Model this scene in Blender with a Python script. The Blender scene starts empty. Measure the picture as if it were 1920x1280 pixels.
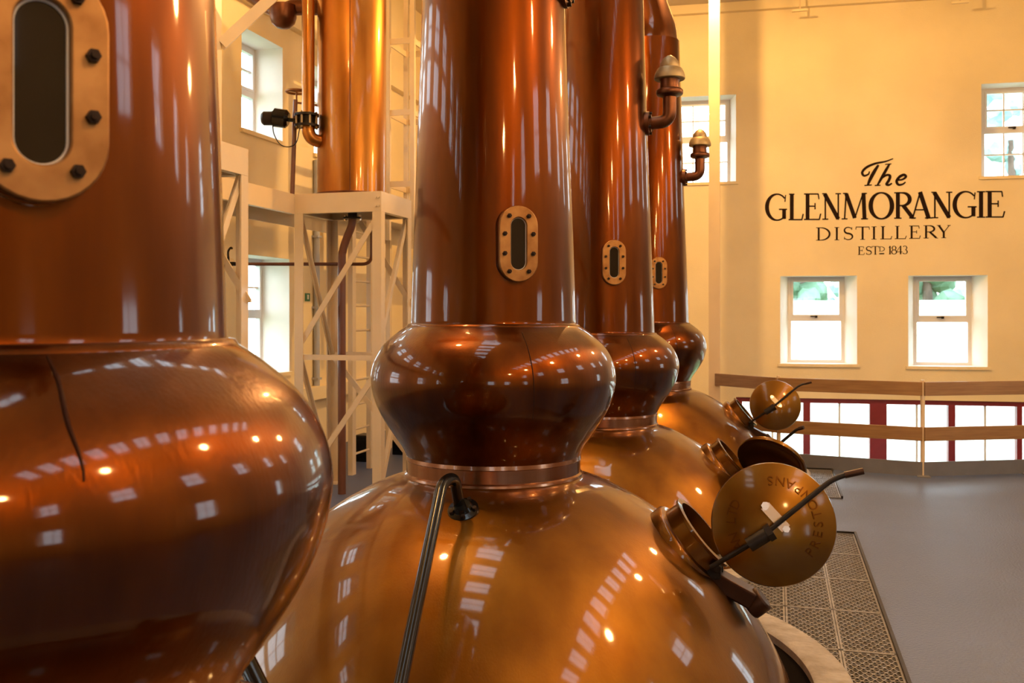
import bpy, bmesh, math, random
from mathutils import Vector, Matrix
random.seed(7)
S = bpy.context.scene
COL = S.collection
# ------------------------------------------------------------------ camera, world, exposure
F, HX, HY, CH = 1800.0, 960.0, 590.0, 1.93           # focal length (px of 1920x1280), principal column, horizon row, camera height
YAW = math.radians(15.4)
SA, CA = math.sin(YAW), math.cos(YAW)
cam_d = bpy.data.cameras.new('camera'); cam = bpy.data.objects.new('camera', cam_d); COL.objects.link(cam)
cam_d.sensor_width = 36.0; cam_d.lens = F / 1920 * 36
cam_d.shift_y = (HY - 640) / 1920
cam_d.clip_start = 0.05
cam_d.dof.use_dof = True; cam_d.dof.focus_distance = 5.0; cam_d.dof.aperture_fstop = 5.6
cam.location = (0, 0, CH); cam.rotation_euler = (math.pi / 2, 0, YAW)
S.camera = cam
w = bpy.data.worlds.new('overcast_sky'); S.world = w; w.use_nodes = True
wn = w.node_tree.nodes; bg = wn['Background']
bg.inputs['Color'].default_value = (0.80, 0.91, 1.0, 1); bg.inputs['Strength'].default_value = 8.0
S.view_settings.view_transform = 'Standard'; S.view_settings.look = 'None'
S.view_settings.exposure = 0.0; S.view_settings.gamma = 1.0; S.view_settings.use_curve_mapping = False
LAMP = 480.0                                         # radiance of the warm globe lamps
LAMP_COL = (1.0, 0.56, 0.18)

# ------------------------------------------------------------------ coordinates
def P(px, py, zc):                                   # pixel + distance along the view axis -> place
    xc = (px - HX) / F * zc; z = (HY - py) / F * zc
    return Vector((xc * CA - zc * SA, xc * SA + zc * CA, CH + z))
def on_x(px, py, X):
    k = (px - HX) / F; return P(px, py, X / (k * CA - SA))
def on_floor(px, py): return P(px, py, CH * F / (py - HY))
WT = math.radians(3.54)
WP = P(1400, HY, 17.0); WU = Vector((math.cos(WT), math.sin(WT), 0)); WN = Vector((math.sin(WT), -math.cos(WT), 0))
def on_wall(px, py):                                 # end wall, returns (s, z)
    d = P(px, py, 1.0) - Vector((0, 0, CH))
    t = (WP - Vector((0, 0, CH))).dot(WN) / d.dot(WN)
    p = Vector((0, 0, CH)) + d * t
    return (p - WP).dot(WU), p.z
def wall_pt(s, z, d=0.0):                            # d > 0 goes out through the wall
    p = WP + WU * s - WN * d; return Vector((p.x, p.y, z))

# ------------------------------------------------------------------ materials
MATS = {}
def mat(name, col, rough=0.5, metal=0.0, coat=0.0, coat_rough=0.05, var=0.0, vscale=(4, 4, 4), bump=0.0, bscale=(30, 30, 30), emit=None, col2=None, rvar=0.0, spec=0.5, coat_bump=True):
    m = bpy.data.materials.new(name); m.use_nodes = True; nt = m.node_tree; b = nt.nodes['Principled BSDF']
    b.inputs['Base Color'].default_value = (*col, 1); b.inputs['Roughness'].default_value = rough; b.inputs['Metallic'].default_value = metal; b.inputs['Specular IOR Level'].default_value = spec
    b.inputs['Coat Weight'].default_value = coat; b.inputs['Coat IOR'].default_value = 1.38; b.inputs['Coat Roughness'].default_value = coat_rough
    def noise(sc, detail=4):
        tc = nt.nodes.new('ShaderNodeTexCoord'); mp = nt.nodes.new('ShaderNodeMapping'); mp.inputs['Scale'].default_value = sc
        n = nt.nodes.new('ShaderNodeTexNoise'); n.inputs['Scale'].default_value = 1.0; n.inputs['Detail'].default_value = detail
        nt.links.new(tc.outputs['Object'], mp.inputs['Vector']); nt.links.new(mp.outputs['Vector'], n.inputs['Vector']); return n
    if var or col2:
        n = noise(vscale); r = nt.nodes.new('ShaderNodeValToRGB')
        c2 = col2 or tuple(min(1, c * (1 + var)) for c in col); c1 = col if col2 else tuple(c * (1 - var) for c in col)
        r.color_ramp.elements[0].position = 0.32; r.color_ramp.elements[0].color = (*c1, 1)
        r.color_ramp.elements[1].position = 0.68; r.color_ramp.elements[1].color = (*c2, 1)
        nt.links.new(n.outputs['Fac'], r.inputs['Fac']); nt.links.new(r.outputs['Color'], b.inputs['Base Color'])
        if rvar:
            mr = nt.nodes.new('ShaderNodeMapRange'); mr.inputs['To Min'].default_value = rough - rvar; mr.inputs['To Max'].default_value = rough + rvar
            nt.links.new(n.outputs['Fac'], mr.inputs['Value']); nt.links.new(mr.outputs['Result'], b.inputs['Roughness'])
    if bump:
        n = noise(bscale, 3); bn = nt.nodes.new('ShaderNodeBump'); bn.inputs['Strength'].default_value = bump; bn.inputs['Distance'].default_value = 0.02
        nt.links.new(n.outputs['Fac'], bn.inputs['Height']); nt.links.new(bn.outputs['Normal'], b.inputs['Normal'])
        if coat and coat_bump: nt.links.new(bn.outputs['Normal'], b.inputs['Coat Normal'])
    if emit:
        b.inputs['Emission Color'].default_value = (*emit[0], 1); b.inputs['Emission Strength'].default_value = emit[1]
    MATS[name] = m; return m
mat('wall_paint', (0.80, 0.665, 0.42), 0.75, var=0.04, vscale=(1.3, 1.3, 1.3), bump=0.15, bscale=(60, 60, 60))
mat('wall_dimmed', (0.30, 0.235, 0.155), 0.8, var=0.1, vscale=(1.3, 1.3, 1.3), bump=0.15, bscale=(60, 60, 60))  # unseen walls, coloured darker so the copper mirrors a dimmer room
mat('reveal_paint', (0.86, 0.82, 0.74), 0.7, var=0.02)
mat('ceiling_paint', (0.62, 0.52, 0.38), 0.8, var=0.06, vscale=(2, 2, 2))
mat('cream_steel', (0.66, 0.51, 0.32), 0.35, coat=0.3, var=0.04, vscale=(3, 3, 3))
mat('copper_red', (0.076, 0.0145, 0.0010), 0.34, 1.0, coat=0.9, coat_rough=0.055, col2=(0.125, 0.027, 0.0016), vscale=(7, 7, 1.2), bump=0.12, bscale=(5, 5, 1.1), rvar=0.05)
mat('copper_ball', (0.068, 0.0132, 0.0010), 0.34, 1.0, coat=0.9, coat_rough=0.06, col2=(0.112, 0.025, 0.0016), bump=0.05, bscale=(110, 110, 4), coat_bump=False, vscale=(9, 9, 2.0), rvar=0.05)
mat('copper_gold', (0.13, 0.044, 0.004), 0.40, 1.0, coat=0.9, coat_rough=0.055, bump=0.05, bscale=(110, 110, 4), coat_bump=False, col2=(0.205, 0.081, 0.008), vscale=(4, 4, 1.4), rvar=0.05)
mat('copper_collar', (0.20, 0.07, 0.03), 0.25, 1.0, coat=0.6, col2=(0.34, 0.17, 0.09), vscale=(9, 9, 0.4))
mat('copper_bright', (0.30, 0.10, 0.012), 0.36, 1.0, coat=0.8, coat_rough=0.08, col2=(0.46, 0.19, 0.03), vscale=(5, 5, 0.9), rvar=0.06)
mat('copper_dull', (0.13, 0.05, 0.025), 0.4, 0.9, var=0.2, vscale=(8, 8, 8))
mat('dark_copper', (0.05, 0.022, 0.012), 0.4, 0.8, var=0.2, vscale=(8, 8, 8))
mat('lid_copper', (0.13, 0.052, 0.005), 0.36, 1.0, coat=0.8, coat_rough=0.10, col2=(0.165, 0.074, 0.008), vscale=(5, 5, 5))
mat('lid_letter', (0.10, 0.034, 0.005), 0.45, 1.0)
mat('bronze', (0.24, 0.105, 0.030), 0.45, 0.85, col2=(0.36, 0.18, 0.06), vscale=(14, 14, 14))
mat('bronze_pale', (0.26, 0.19, 0.10), 0.5, 0.7, col2=(0.36, 0.27, 0.15), vscale=(14, 14, 14))
mat('bolt_dark', (0.025, 0.014, 0.010), 0.5, 0.6, spec=0.2)
mat('black_steel', (0.004, 0.004, 0.005), 0.16, 0.0, var=0.2, spec=0.3)
mat('dark_iron', (0.018, 0.013, 0.010), 0.40, 0.3, var=0.3, vscale=(9, 9, 9), spec=0.2)
mat('seam_dark', (0.03, 0.009, 0.004), 0.6, 0.3, spec=0.1)
mat('sight_glass', (0.010, 0.006, 0.004), 0.03, 0.0)
mat('gasket', (0.55, 0.50, 0.46), 0.5)
mat('brown_paint', (0.13, 0.045, 0.022), 0.4, coat=0.3, var=0.1)
mat('red_paint', (0.20, 0.012, 0.018), 0.4, var=0.1)
mat('timber', (0.22, 0.11, 0.035), 0.45, coat=0.3, col2=(0.30, 0.16, 0.055), vscale=(3, 3, 40))
mat('white_frame', (0.66, 0.65, 0.66), 0.45, var=0.02)
mat('letter_paint', (0.018, 0.008, 0.005), 0.7, spec=0.1)
mat('floor_paint', (0.060, 0.080, 0.150), 0.42, var=0.10, vscale=(0.9, 0.9, 0.9), bump=0.35, bscale=(55, 55, 55))
mat('grey_plate', (0.17, 0.165, 0.17), 0.45, 0.3, var=0.1)
mat('grate_iron', (0.22, 0.205, 0.20), 0.42, 0.5, var=0.25, vscale=(25, 25, 25))
mat('shade_black', (0.008, 0.006, 0.005), 0.9, spec=0.0)  # near-black colour standing in for shade in gaps, grating holes and manways
mat('stone', (0.21, 0.18, 0.155), 0.7, col2=(0.33, 0.29, 0.255), vscale=(9, 9, 9), bump=0.2)
mat('concrete', (0.32, 0.31, 0.30), 0.8, var=0.1)
mat('blue_grey', (0.40, 0.42, 0.48), 0.5)
mat('sign_green', (0.02, 0.16, 0.07), 0.5)
mat('sign_white', (0.8, 0.8, 0.75), 0.5)
mat('brass_wheel', (0.25, 0.12, 0.05), 0.4, 0.8)
mat('steel_bright', (0.75, 0.68, 0.62), 0.22, 1.0, var=0.1)
mat('foliage', (0.05, 0.13, 0.06), 0.7, col2=(0.16, 0.28, 0.20), vscale=(1.2, 1.2, 1.2), bump=0.8, bscale=(4, 4, 4))
mat('foliage_pale', (0.16, 0.30, 0.30), 0.7, col2=(0.36, 0.52, 0.52), vscale=(1.6, 1.6, 1.6), bump=0.8, bscale=(4, 4, 4))
mat('bark', (0.10, 0.07, 0.05), 0.8, var=0.2)
mat('white_render', (0.88, 0.88, 0.88), 0.7, var=0.02)
mat('grass', (0.14, 0.22, 0.08), 0.9, var=0.2, vscale=(0.5, 0.5, 0.5))
mat('lamp_glow', (1, 0.8, 0.5), 0.4, emit=(LAMP_COL, LAMP))
mat('tube_glow', (1, 1, 1), 0.4, emit=((0.93, 1.0, 0.80), 9.0))
gm = bpy.data.materials.new('pane_glass'); gm.use_nodes = True; nt = gm.node_tree; nt.nodes.clear()
o_ = nt.nodes.new('ShaderNodeOutputMaterial'); mx = nt.nodes.new('ShaderNodeMixShader'); tr = nt.nodes.new('ShaderNodeBsdfTransparent')
gl = nt.nodes.new('ShaderNodeBsdfGlossy'); gl.inputs['Roughness'].default_value = 0.02; tr.inputs['Color'].default_value = (0.96, 0.98, 0.98, 1)
mx.inputs['Fac'].default_value = 0.06
nt.links.new(tr.outputs[0], mx.inputs[1]); nt.links.new(gl.outputs[0], mx.inputs[2]); nt.links.new(mx.outputs[0], o_.inputs['Surface'])
MATS['pane_glass'] = gm

# ------------------------------------------------------------------ mesh helpers (a mesh = (verts, faces), in world or local space)
def join(*ms):
    V, Fc = [], []
    for v, f in ms:
        n = len(V); V += [Vector(p) for p in v]; Fc += [tuple(i + n for i in q) for q in f]
    return V, Fc
def xf(m, M): return [M @ Vector(p) for p in m[0]], m[1]
def shift(m, d): return [Vector(p) + Vector(d) for p in m[0]], m[1]
def box(x0, x1, y0, y1, z0, z1):
    v = [(x, y, z) for z in (z0, z1) for y in (y0, y1) for x in (x0, x1)]
    return [Vector(p) for p in v], [(0, 2, 3, 1), (4, 5, 7, 6), (0, 1, 5, 4), (2, 6, 7, 3), (0, 4, 6, 2), (1, 3, 7, 5)]
def bar(p, q, a, b=None, up=(0, 0, 1)):              # square bar from p to q, a wide sideways, b along up
    b = b or a; p, q = Vector(p), Vector(q); d = (q - p).normalized(); up = Vector(up)
    if abs(d.dot(up)) > 0.95: up = Vector((0, 1, 0))
    s = d.cross(up).normalized(); u = s.cross(d).normalized()
    v = [e + s * (i * a / 2) + u * (j * b / 2) for e in (p, q) for j in (-1, 1) for i in (-1, 1)]
    return v, [(0, 2, 3, 1), (4, 5, 7, 6), (0, 1, 5, 4), (2, 6, 7, 3), (0, 4, 6, 2), (1, 3, 7, 5)]
def lathe(prof, n=64, cap=False):
    V, Fc = [], []
    for r, z in prof:
        for i in range(n):
            a = 2 * math.pi * i / n; V.append(Vector((r * math.cos(a), r * math.sin(a), z)))
    for k in range(len(prof) - 1):
        for i in range(n):
            j = (i + 1) % n; Fc.append((k * n + i, k * n + j, (k + 1) * n + j, (k + 1) * n + i))
    if cap:
        Fc.append(tuple(range(n))[::-1]); Fc.append(tuple((len(prof) - 1) * n + i for i in range(n)))
    return V, Fc
def spline(pts, n=8):                                # Catmull-Rom through pts
    pts = [Vector(p) for p in pts]; out = []
    q = [pts[0] * 2 - pts[1]] + pts + [pts[-1] * 2 - pts[-2]]
    for i in range(1, len(q) - 2):
        for k in range(n):
            t = k / n; a, b, c, d = q[i - 1], q[i], q[i + 1], q[i + 2]
            out.append(0.5 * ((2 * b) + (c - a) * t + (2 * a - 5 * b + 4 * c - d) * t * t + (3 * b - a - 3 * c + d) * t ** 3))
    return out + [pts[-1]]
def tube(pts, r, n=16, cap=True):
    pts = [Vector(p) for p in pts]; rr = r if isinstance(r, (list, tuple)) else [r] * len(pts)
    V, Fc = [], []; s = None
    for i, p in enumerate(pts):
        d = (pts[min(i + 1, len(pts) - 1)] - pts[max(i - 1, 0)]).normalized()
        if s is None:
            s = d.cross(Vector((0, 0, 1)))
            if s.length < 0.1: s = d.cross(Vector((0, 1, 0)))
        s = (s - d * s.dot(d)).normalized(); u = d.cross(s)
        for k in range(n):
            a = 2 * math.pi * k / n; V.append(p + (s * math.cos(a) + u * math.sin(a)) * rr[i])
    for i in range(len(pts) - 1):
        for k in range(n):
            j = (k + 1) % n; Fc.append((i * n + k, i * n + j, (i + 1) * n + j, (i + 1) * n + k))
    if cap:
        Fc.append(tuple(range(n))[::-1]); Fc.append(tuple((len(pts) - 1) * n + k for k in range(n)))
    return V, Fc
def rod(p, q, r, n=16): return tube([p, q], r, n)
def bend(pts, rad, n=6):                             # polyline with rounded corners
    pts = [Vector(p) for p in pts]; out = [pts[0]]
    for i in range(1, len(pts) - 1):
        a = (pts[i - 1] - pts[i]); b = (pts[i + 1] - pts[i]); k = min(rad, a.length * .49, b.length * .49)
        p0 = pts[i] + a.normalized() * k; p1 = pts[i] + b.normalized() * k
        for j in range(n + 1):
            t = j / n; out.append(p0 * (1 - t) ** 2 + pts[i] * 2 * t * (1 - t) + p1 * t * t)
    return out + [pts[-1]]
def axis_frame(n, up=(0, 0, 1)):                     # matrix whose local z is n, local y near up
    n = Vector(n).normalized(); x = Vector(up).cross(n)
    if x.length < 1e-3: x = Vector((1, 0, 0))
    x.normalize(); y = n.cross(x)
    return Matrix(((x.x, y.x, n.x, 0), (x.y, y.y, n.y, 0), (x.z, y.z, n.z, 0), (0, 0, 0, 1)))
def at(p, n=None, up=(0, 0, 1)):
    M = axis_frame(n, up) if n is not None else Matrix.Identity(4)
    return Matrix.Translation(Vector(p)) @ M
def prism(poly, z0, z1):                             # 2D polygon extruded in z
    n = len(poly); V = [Vector((x, y, z0)) for x, y in poly] + [Vector((x, y, z1)) for x, y in poly]
    return V, [tuple(range(n))[::-1], tuple(range(n, 2 * n))] + [(i, (i + 1) % n, n + (i + 1) % n, n + i) for i in range(n)]
def ring_prism(outer, inner, z0, z1):                # two polygons of equal count
    n = len(outer); V = [Vector((x, y, z)) for z in (z0, z1) for pl in (outer, inner) for x, y in pl]; Fc = []
    for i in range(n):
        j = (i + 1) % n; a, b, c, d = i, j, n + j, n + i
        Fc += [(d, c, b, a), (2 * n + a, 2 * n + b, 2 * n + c, 2 * n + d), (a, b, 2 * n + b, 2 * n + a), (c, d, 2 * n + d, 2 * n + c)]
    return V, Fc
def stadium(hw, hh, n=12):
    st = hh - hw; out = []
    for i in range(n + 1): a = math.pi * i / n; out.append((hw * math.cos(a), st + hw * math.sin(a)))
    for i in range(n + 1): a = math.pi + math.pi * i / n; out.append((hw * math.cos(a), -st + hw * math.sin(a)))
    return out
ME_CACHE = {}
def obj(name, m, material, parent=None, smooth=False, loc=None, bevel=0.0, mesh=None):
    if mesh is None:
        org = Vector(loc) if loc is not None else Vector((0, 0, 0))
        if parent is not None and loc is None: org = WORLD[parent.name]
        me = bpy.data.meshes.new(name); me.from_pydata([tuple(Vector(p) - org) for p in m[0]], [], m[1]); me.update()
        bm = bmesh.new(); bm.from_mesh(me); bmesh.ops.recalc_face_normals(bm, faces=bm.faces); bm.to_mesh(me); bm.free()
        me.materials.append(MATS[material])
        if smooth:
            for p in me.polygons: p.use_smooth = True
            me.set_sharp_from_angle(angle=math.radians(smooth if smooth > 1 else 40))
    else: me = mesh; org = Vector((0, 0, 0))
    o = bpy.data.objects.new(name, me); COL.objects.link(o)
    if parent is not None:
        o.parent = parent; WORLD[o.name] = WORLD[parent.name] if loc is None else Vector(loc)
        if loc is not None: o.location = Vector(loc) - WORLD[parent.name]
    else:
        o.location = org; WORLD[o.name] = Vector(org)
    if bevel:
        b = o.modifiers.new('bevel', 'BEVEL'); b.width = bevel; b.segments = 2; b.limit_method = 'ANGLE'
    return o
WORLD = {}
def thing(name, label, cat, loc, group=None):
    o = bpy.data.objects.new(name, None); COL.objects.link(o); o.location = loc; WORLD[o.name] = Vector(loc)
    o.empty_display_size = 0.1
    return tag(o, label, cat, group)
def tag(o, label, cat, group=None):
    o['label'] = label; o['category'] = cat
    if group: o['group'] = group
    return o
def struct(o, label=None):
    o['kind'] = 'structure'
    if label: o['label'] = label
    return o

# ------------------------------------------------------------------ the building
XL, XR, YB, ZC = -6.3, 6.2, -5.0, 7.45
LOWER = -2.9
STX = -1.49
STY = [1.54, 5.03, 8.49, 11.95]
def pierced(frame, s0, s1, z0, z1, holes, thick, splay):   # wall with openings; reveals narrow to the outside by splay
    ss = sorted({s0, s1, *[h[0] for h in holes], *[h[1] for h in holes]}); zs = sorted({z0, z1, *[h[2] for h in holes], *[h[3] for h in holes]})
    V, Fc = [], []
    def quad(*p):
        n = len(V); V.extend(p); Fc.append((n, n + 1, n + 2, n + 3))
    for i in range(len(ss) - 1):
        for j in range(len(zs) - 1):
            a, b, c, d = ss[i], ss[i + 1], zs[j], zs[j + 1]; mx_, mz = (a + b) / 2, (c + d) / 2
            if any(h[0] < mx_ < h[1] and h[2] < mz < h[3] for h in holes): continue
            quad(frame(a, c, 0), frame(b, c, 0), frame(b, d, 0), frame(a, d, 0))
            quad(frame(a, c, thick), frame(a, d, thick), frame(b, d, thick), frame(b, c, thick))
    rev = []
    for a, b, c, d in holes:
        V2, F2 = [], []; k = splay
        f = [frame(a, c, 0), frame(b, c, 0), frame(b, d, 0), frame(a, d, 0)]; g = [frame(a + k, c, thick), frame(b - k, c, thick), frame(b - k, d, thick), frame(a + k, d, thick)]
        F2 = [(i, (i + 1) % 4, 4 + (i + 1) % 4, 4 + i) for i in range(4)]
        rev.append((f + g, F2))
    return (V, Fc), rev
NW = [0]
def window(frame, hole, thick, splay, cols, rows, sill=True, handle=False, frame_mat='white_frame', fw=0.055, transom=None, d_in=0.10):
    NW[0] += 1
    a, b, c, d = hole; t = thick - d_in; k = splay * t / thick; a, b = a + k, b - k
    o = bpy.data.objects.new('window_%d' % NW[0], None); COL.objects.link(o); struct(o); WORLD[o.name] = Vector(frame((a + b) / 2, c, t)); o.location = WORLD[o.name]
    def fbox(s0, s1, z0, z1, d0, d1):
        v = [frame(s, z, dd) for dd in (d0, d1) for z in (z0, z1) for s in (s0, s1)]
        return v, [(0, 2, 3, 1), (4, 5, 7, 6), (0, 1, 5, 4), (2, 6, 7, 3), (0, 4, 6, 2), (1, 3, 7, 5)]
    fr = join(fbox(a, a + fw, c, d, t, t + .07), fbox(b - fw, b, c, d, t, t + .07), fbox(a + fw, b - fw, c, c + fw, t, t + .07), fbox(a + fw, b - fw, d - fw, d, t, t + .07))
    fo = obj('frame', fr, frame_mat, o)
    zsplit = [c + fw, d - fw]
    if transom is not None:
        zt = c + (d - c) * transom; zsplit = [c + fw, zt - .04, zt + .04, d - fw]
        obj('transom', fbox(a + fw, b - fw, zt - .04, zt + .04, t - .01, t + .07), frame_mat, o)
        e = .035                                     # the opening sash above the transom
        obj('sash', join(fbox(a + fw, a + fw + e, zt + .04, d - fw, t - .02, t + .05), fbox(b - fw - e, b - fw, zt + .04, d - fw, t - .02, t + .05),
                         fbox(a + fw + e, b - fw - e, zt + .04, zt + .04 + e, t - .02, t + .05), fbox(a + fw + e, b - fw - e, d - fw - e, d - fw, t - .02, t + .05)), frame_mat, o)
        if handle: obj('handle', join(fbox((a + b) / 2 - .02, (a + b) / 2 + .02, zt + .02, zt + .06, t - .05, t), fbox((a + b) / 2 - .10, (a + b) / 2 + .02, zt + .035, zt + .055, t - .06, t - .04)), 'dark_iron', o)
    for q in range(0, len(zsplit), 2):
        z0, z1 = zsplit[q], zsplit[q + 1]; rws = rows if isinstance(rows, int) else rows[q // 2]; cls = cols if isinstance(cols, int) else cols[q // 2]
        for i in range(1, cls):
            s = a + fw + (b - a - 2 * fw) * i / cls; obj('glazing_bar', fbox(s - .012, s + .012, z0, z1, t + .01, t + .05), frame_mat, o)
        for j in range(1, rws):
            z = z0 + (z1 - z0) * j / rws; obj('glazing_bar', fbox(a + fw, b - fw, z - .012, z + .012, t + .01, t + .05), frame_mat, o)
        for i in range(cls):
            for j in range(rws):
                s0 = a + fw + (b - a - 2 * fw) * i / cls; s1 = a + fw + (b - a - 2 * fw) * (i + 1) / cls
                y0 = z0 + (z1 - z0) * j / rws; y1 = z0 + (z1 - z0) * (j + 1) / rws
                obj('pane', fbox(s0 + .004, s1 - .004, y0 + .004, y1 - .004, t + .028, t + .034), 'pane_glass', o)
    if sill:
        obj('window_sill', fbox(hole[0] - .04, hole[1] + .04, c - .05, c, -.04, .02), 'wall_paint', o)
    return o

# end wall
def eh(x0, x1, y0, y1):                              # opening from its corners in the picture
    s0, s1 = on_wall(x0, y0)[0], on_wall(x1, y0)[0]; xm = (x0 + x1) / 2
    return (s0, s1, on_wall(xm, y1)[1], on_wall(xm, y0)[1])
EH = [eh(1250, 1380, 180, 342), eh(1840, 1990, 154, 329), eh(1463, 1607, 517, 682), eh(1703, 1852, 516, 687)]
sA, sB = -6.4 - WP.x, 6.6 - WP.x
red = eh(1380, 2060, 750, 1010); red = (red[0], red[1], LOWER + .02, red[3])
thick = 0.5
m, rev = pierced(wall_pt, sA, sB, LOWER, ZC, EH + [red], thick, 0.0)
rev = []
for h, k in zip(EH + [red], (.12, .12, .20, .20, 0)):
    rev += pierced(wall_pt, sA, sB, LOWER, ZC, [h], thick, k)[1]
we = struct(obj('wall_end', m, 'wall_paint'))
for r in rev: obj('reveal', r, 'reveal_paint', we)
window(wall_pt, EH[0], thick, .12, 3, 2, transom=.53)
window(wall_pt, EH[1], thick, .12, 3, 2, transom=.53, handle=True)
window(wall_pt, EH[2], thick, .20, 1, 1, transom=.51, handle=True)
window(wall_pt, EH[3], thick, .20, 1, 1, transom=.51, handle=True)
# red framed glazing on the lower storey
NW[0] += 1
ro = bpy.data.objects.new('window_%d' % NW[0], None); COL.objects.link(ro); struct(ro); ro.location = wall_pt(red[0], red[2], .1); WORLD[ro.name] = Vector(ro.location)
def wbox(s0, s1, z0, z1, d0, d1):
    v = [wall_pt(s, z, dd) for dd in (d0, d1) for z in (z0, z1) for s in (s0, s1)]
    return v, [(0, 2, 3, 1), (4, 5, 7, 6), (0, 1, 5, 4), (2, 6, 7, 3), (0, 4, 6, 2), (1, 3, 7, 5)]
rs = lambda px: on_wall(px, 800)[0]
rz = lambda py: on_wall(1700, py)[1]
obj('head_rail', wbox(red[0], red[1], rz(759), red[3], .06, .2), 'red_paint', ro)
posts = [(1380, 1392), (1507, 1520), (1632, 1664), (1780, 1793), (1909, 1919), (2046, 2060)]
for x0, x1 in posts: obj('mullion', wbox(rs(x0), rs(x1), red[2], rz(759), .06, .2), 'red_paint', ro)
for z in (rz(811), rz(935)):
    for (p0, p1) in zip(posts[:-1], posts[1:]): obj('glazing_rail', wbox(rs(p0[1]), rs(p1[0]), z - .05, z + .05, .1, .17), 'red_paint', ro)
for (p0, p1) in zip(posts[:-1], posts[1:]):
    s0, s1 = rs(p0[1]), rs(p1[0]); sm = (s0 + s1) / 2
    obj('glazing_bar', wbox(sm - .016, sm + .016, red[2], rz(759), .11, .16), 'white_frame', ro)
    for (a, b) in ((s0, sm), (sm, s1)):
        for z0, z1 in ((rz(811), rz(759)), (rz(935), rz(811)), (red[2], rz(935))):
            obj('pane', wbox(a + .01, b - .01, z0 + .01, z1 - .01, .13, .136), 'pane_glass', ro)
# left wall
def left_pt(s, z, d=0.0): return Vector((XL - d, s, z))
def lz(px, py): return on_x(px, py, XL).z
LY0, LY1 = on_x(453, 300, XL).y, on_x(530, 300, XL).y
UZ0, UZ1 = lz(530, 267), lz(530, 90)
LZ0, LZ1 = lz(536, 697), lz(536, 485)
LH = []
for k in range(-8, 4):
    y0 = LY0 + k * 1.73
    if y0 < YB + .3 or y0 + 1.2 > 16.4: continue
    if k == 1: y0 = on_x(589, 300, XL).y
    LH.append((y0, y0 + (LY1 - LY0), UZ0, UZ1))
    if k % 2 == 0 and k <= 0: LH.append((y0, y0 + (LY1 - LY0) + .18, LZ0, LZ1))
m, rev = pierced(left_pt, YB, 17.6, 0, ZC, LH, thick, 0.0)
wl = struct(obj('wall_left', m, 'wall_paint'))
for r in rev: obj('reveal', r, 'reveal_paint', wl)
for h in LH: window(left_pt, h, thick, 0, 2, (1, 2), transom=.5, d_in=.09)
# right wall and rear wall (only seen mirrored in the copper): rows of tall paned windows
def right_pt(s, z, d=0.0): return Vector((XR + d, s, z))
RH = [(y, y + 1.1, UZ0, UZ1) for y in (-3.6, -.2, 3.2, 6.6, 10.0, 13.4)] + [(y, y + 1.1, LZ0, LZ1) for y in (-3.6, 3.2, 10.0)]
m, rev = pierced(right_pt, YB, 18.0, LOWER, ZC, RH, .4, 0)
wr = struct(obj('wall_right', m, 'wall_dimmed'))
for r in rev: obj('reveal', r, 'reveal_paint', wr)
for h in RH: window(right_pt, h, .4, 0, 2, 2, sill=False)
def rear_pt(s, z, d=0.0): return Vector((s, YB - d, z))
BH = [(x, x + 1.1, LZ0, LZ1) for x in (-3.6, .6, 3.4)]
m, rev = pierced(rear_pt, XL - .5, XR + .4, 0, ZC, BH, .4, 0)
wb = struct(obj('wall_rear', m, 'wall_dimmed'))
for r in rev: obj('reveal', r, 'reveal_paint', wb)
for h in BH: window(rear_pt, h, .4, 0, 2, 2, sill=False)
def roof_pt(s_, z, d=0.0): return Vector((z, s_, ZC + d))
KH = [(y, y + .62, x0, x1) for y in [-2.5 + .98 * k for k in range(13)] for x0, x1 in ((-2.1, -1.0), (3.6, 4.7))]
m, rev = pierced(roof_pt, YB - .4, 18.2, XL - .5, XR + .4, KH, .2, 0)
cl = struct(obj('ceiling', m, 'ceiling_paint'))
for r in rev: obj('reveal', r, 'reveal_paint', cl)
for h in KH: window(roof_pt, h, .2, 0, 2, 1, sill=False, fw=.03, d_in=.08)
m = wbox(sA, sB, ZC - .16, ZC - .002, -.12, .0)
struct(obj('trim_1', m, 'wall_paint'))
# floor deck with round openings for the pots, cut back along the railing
RAIL = [P(1345, HY, 13.2), P(1460, HY, 12.3), P(1730, HY, 11.5), P(1925, HY, 11.72)]
RAIL = [Vector((p.x, p.y, 0)) for p in RAIL]; RAIL.append(Vector((XR, RAIL[-1].y + .75, 0)))
outer = [(XL, YB), (XR, YB)] + [(p.x, p.y + .04) for p in RAIL[::-1]] + [(RAIL[0].x, 17.35), (XL, 17.0)]
bm = bmesh.new()
def loop(pts):
    vs = [bm.verts.new((x, y, 0)) for x, y in pts]
    return [bm.edges.new((vs[i], vs[(i + 1) % len(vs)])) for i in range(len(vs))]
ed = loop(outer)
for y in STY: ed += loop([(STX + 1.715 * math.cos(2 * math.pi * i / 64), y + 1.715 * math.sin(2 * math.pi * i / 64)) for i in range(64)])
bmesh.ops.triangle_fill(bm, edges=ed, use_beauty=True)
kill = [f for f in bm.faces if any((f.calc_center_median() - Vector((STX, y, 0))).length < 1.70 for y in STY)]
bmesh.ops.delete(bm, geom=kill, context='FACES')
ex = bmesh.ops.extrude_face_region(bm, geom=list(bm.faces))
bmesh.ops.translate(bm, verts=[e for e in ex['geom'] if isinstance(e, bmesh.types.BMVert)], vec=(0, 0, -.22))
bmesh.ops.recalc_face_normals(bm, faces=bm.faces)
me = bpy.data.meshes.new('floor'); bm.to_mesh(me); bm.free(); me.materials.append(MATS['floor_paint'])
fo = bpy.data.objects.new('floor', me); COL.objects.link(fo); struct(fo)
struct(obj('floor_lower', box(XL, XR, YB, 17.9, LOWER - .2, LOWER), 'concrete'))

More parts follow.
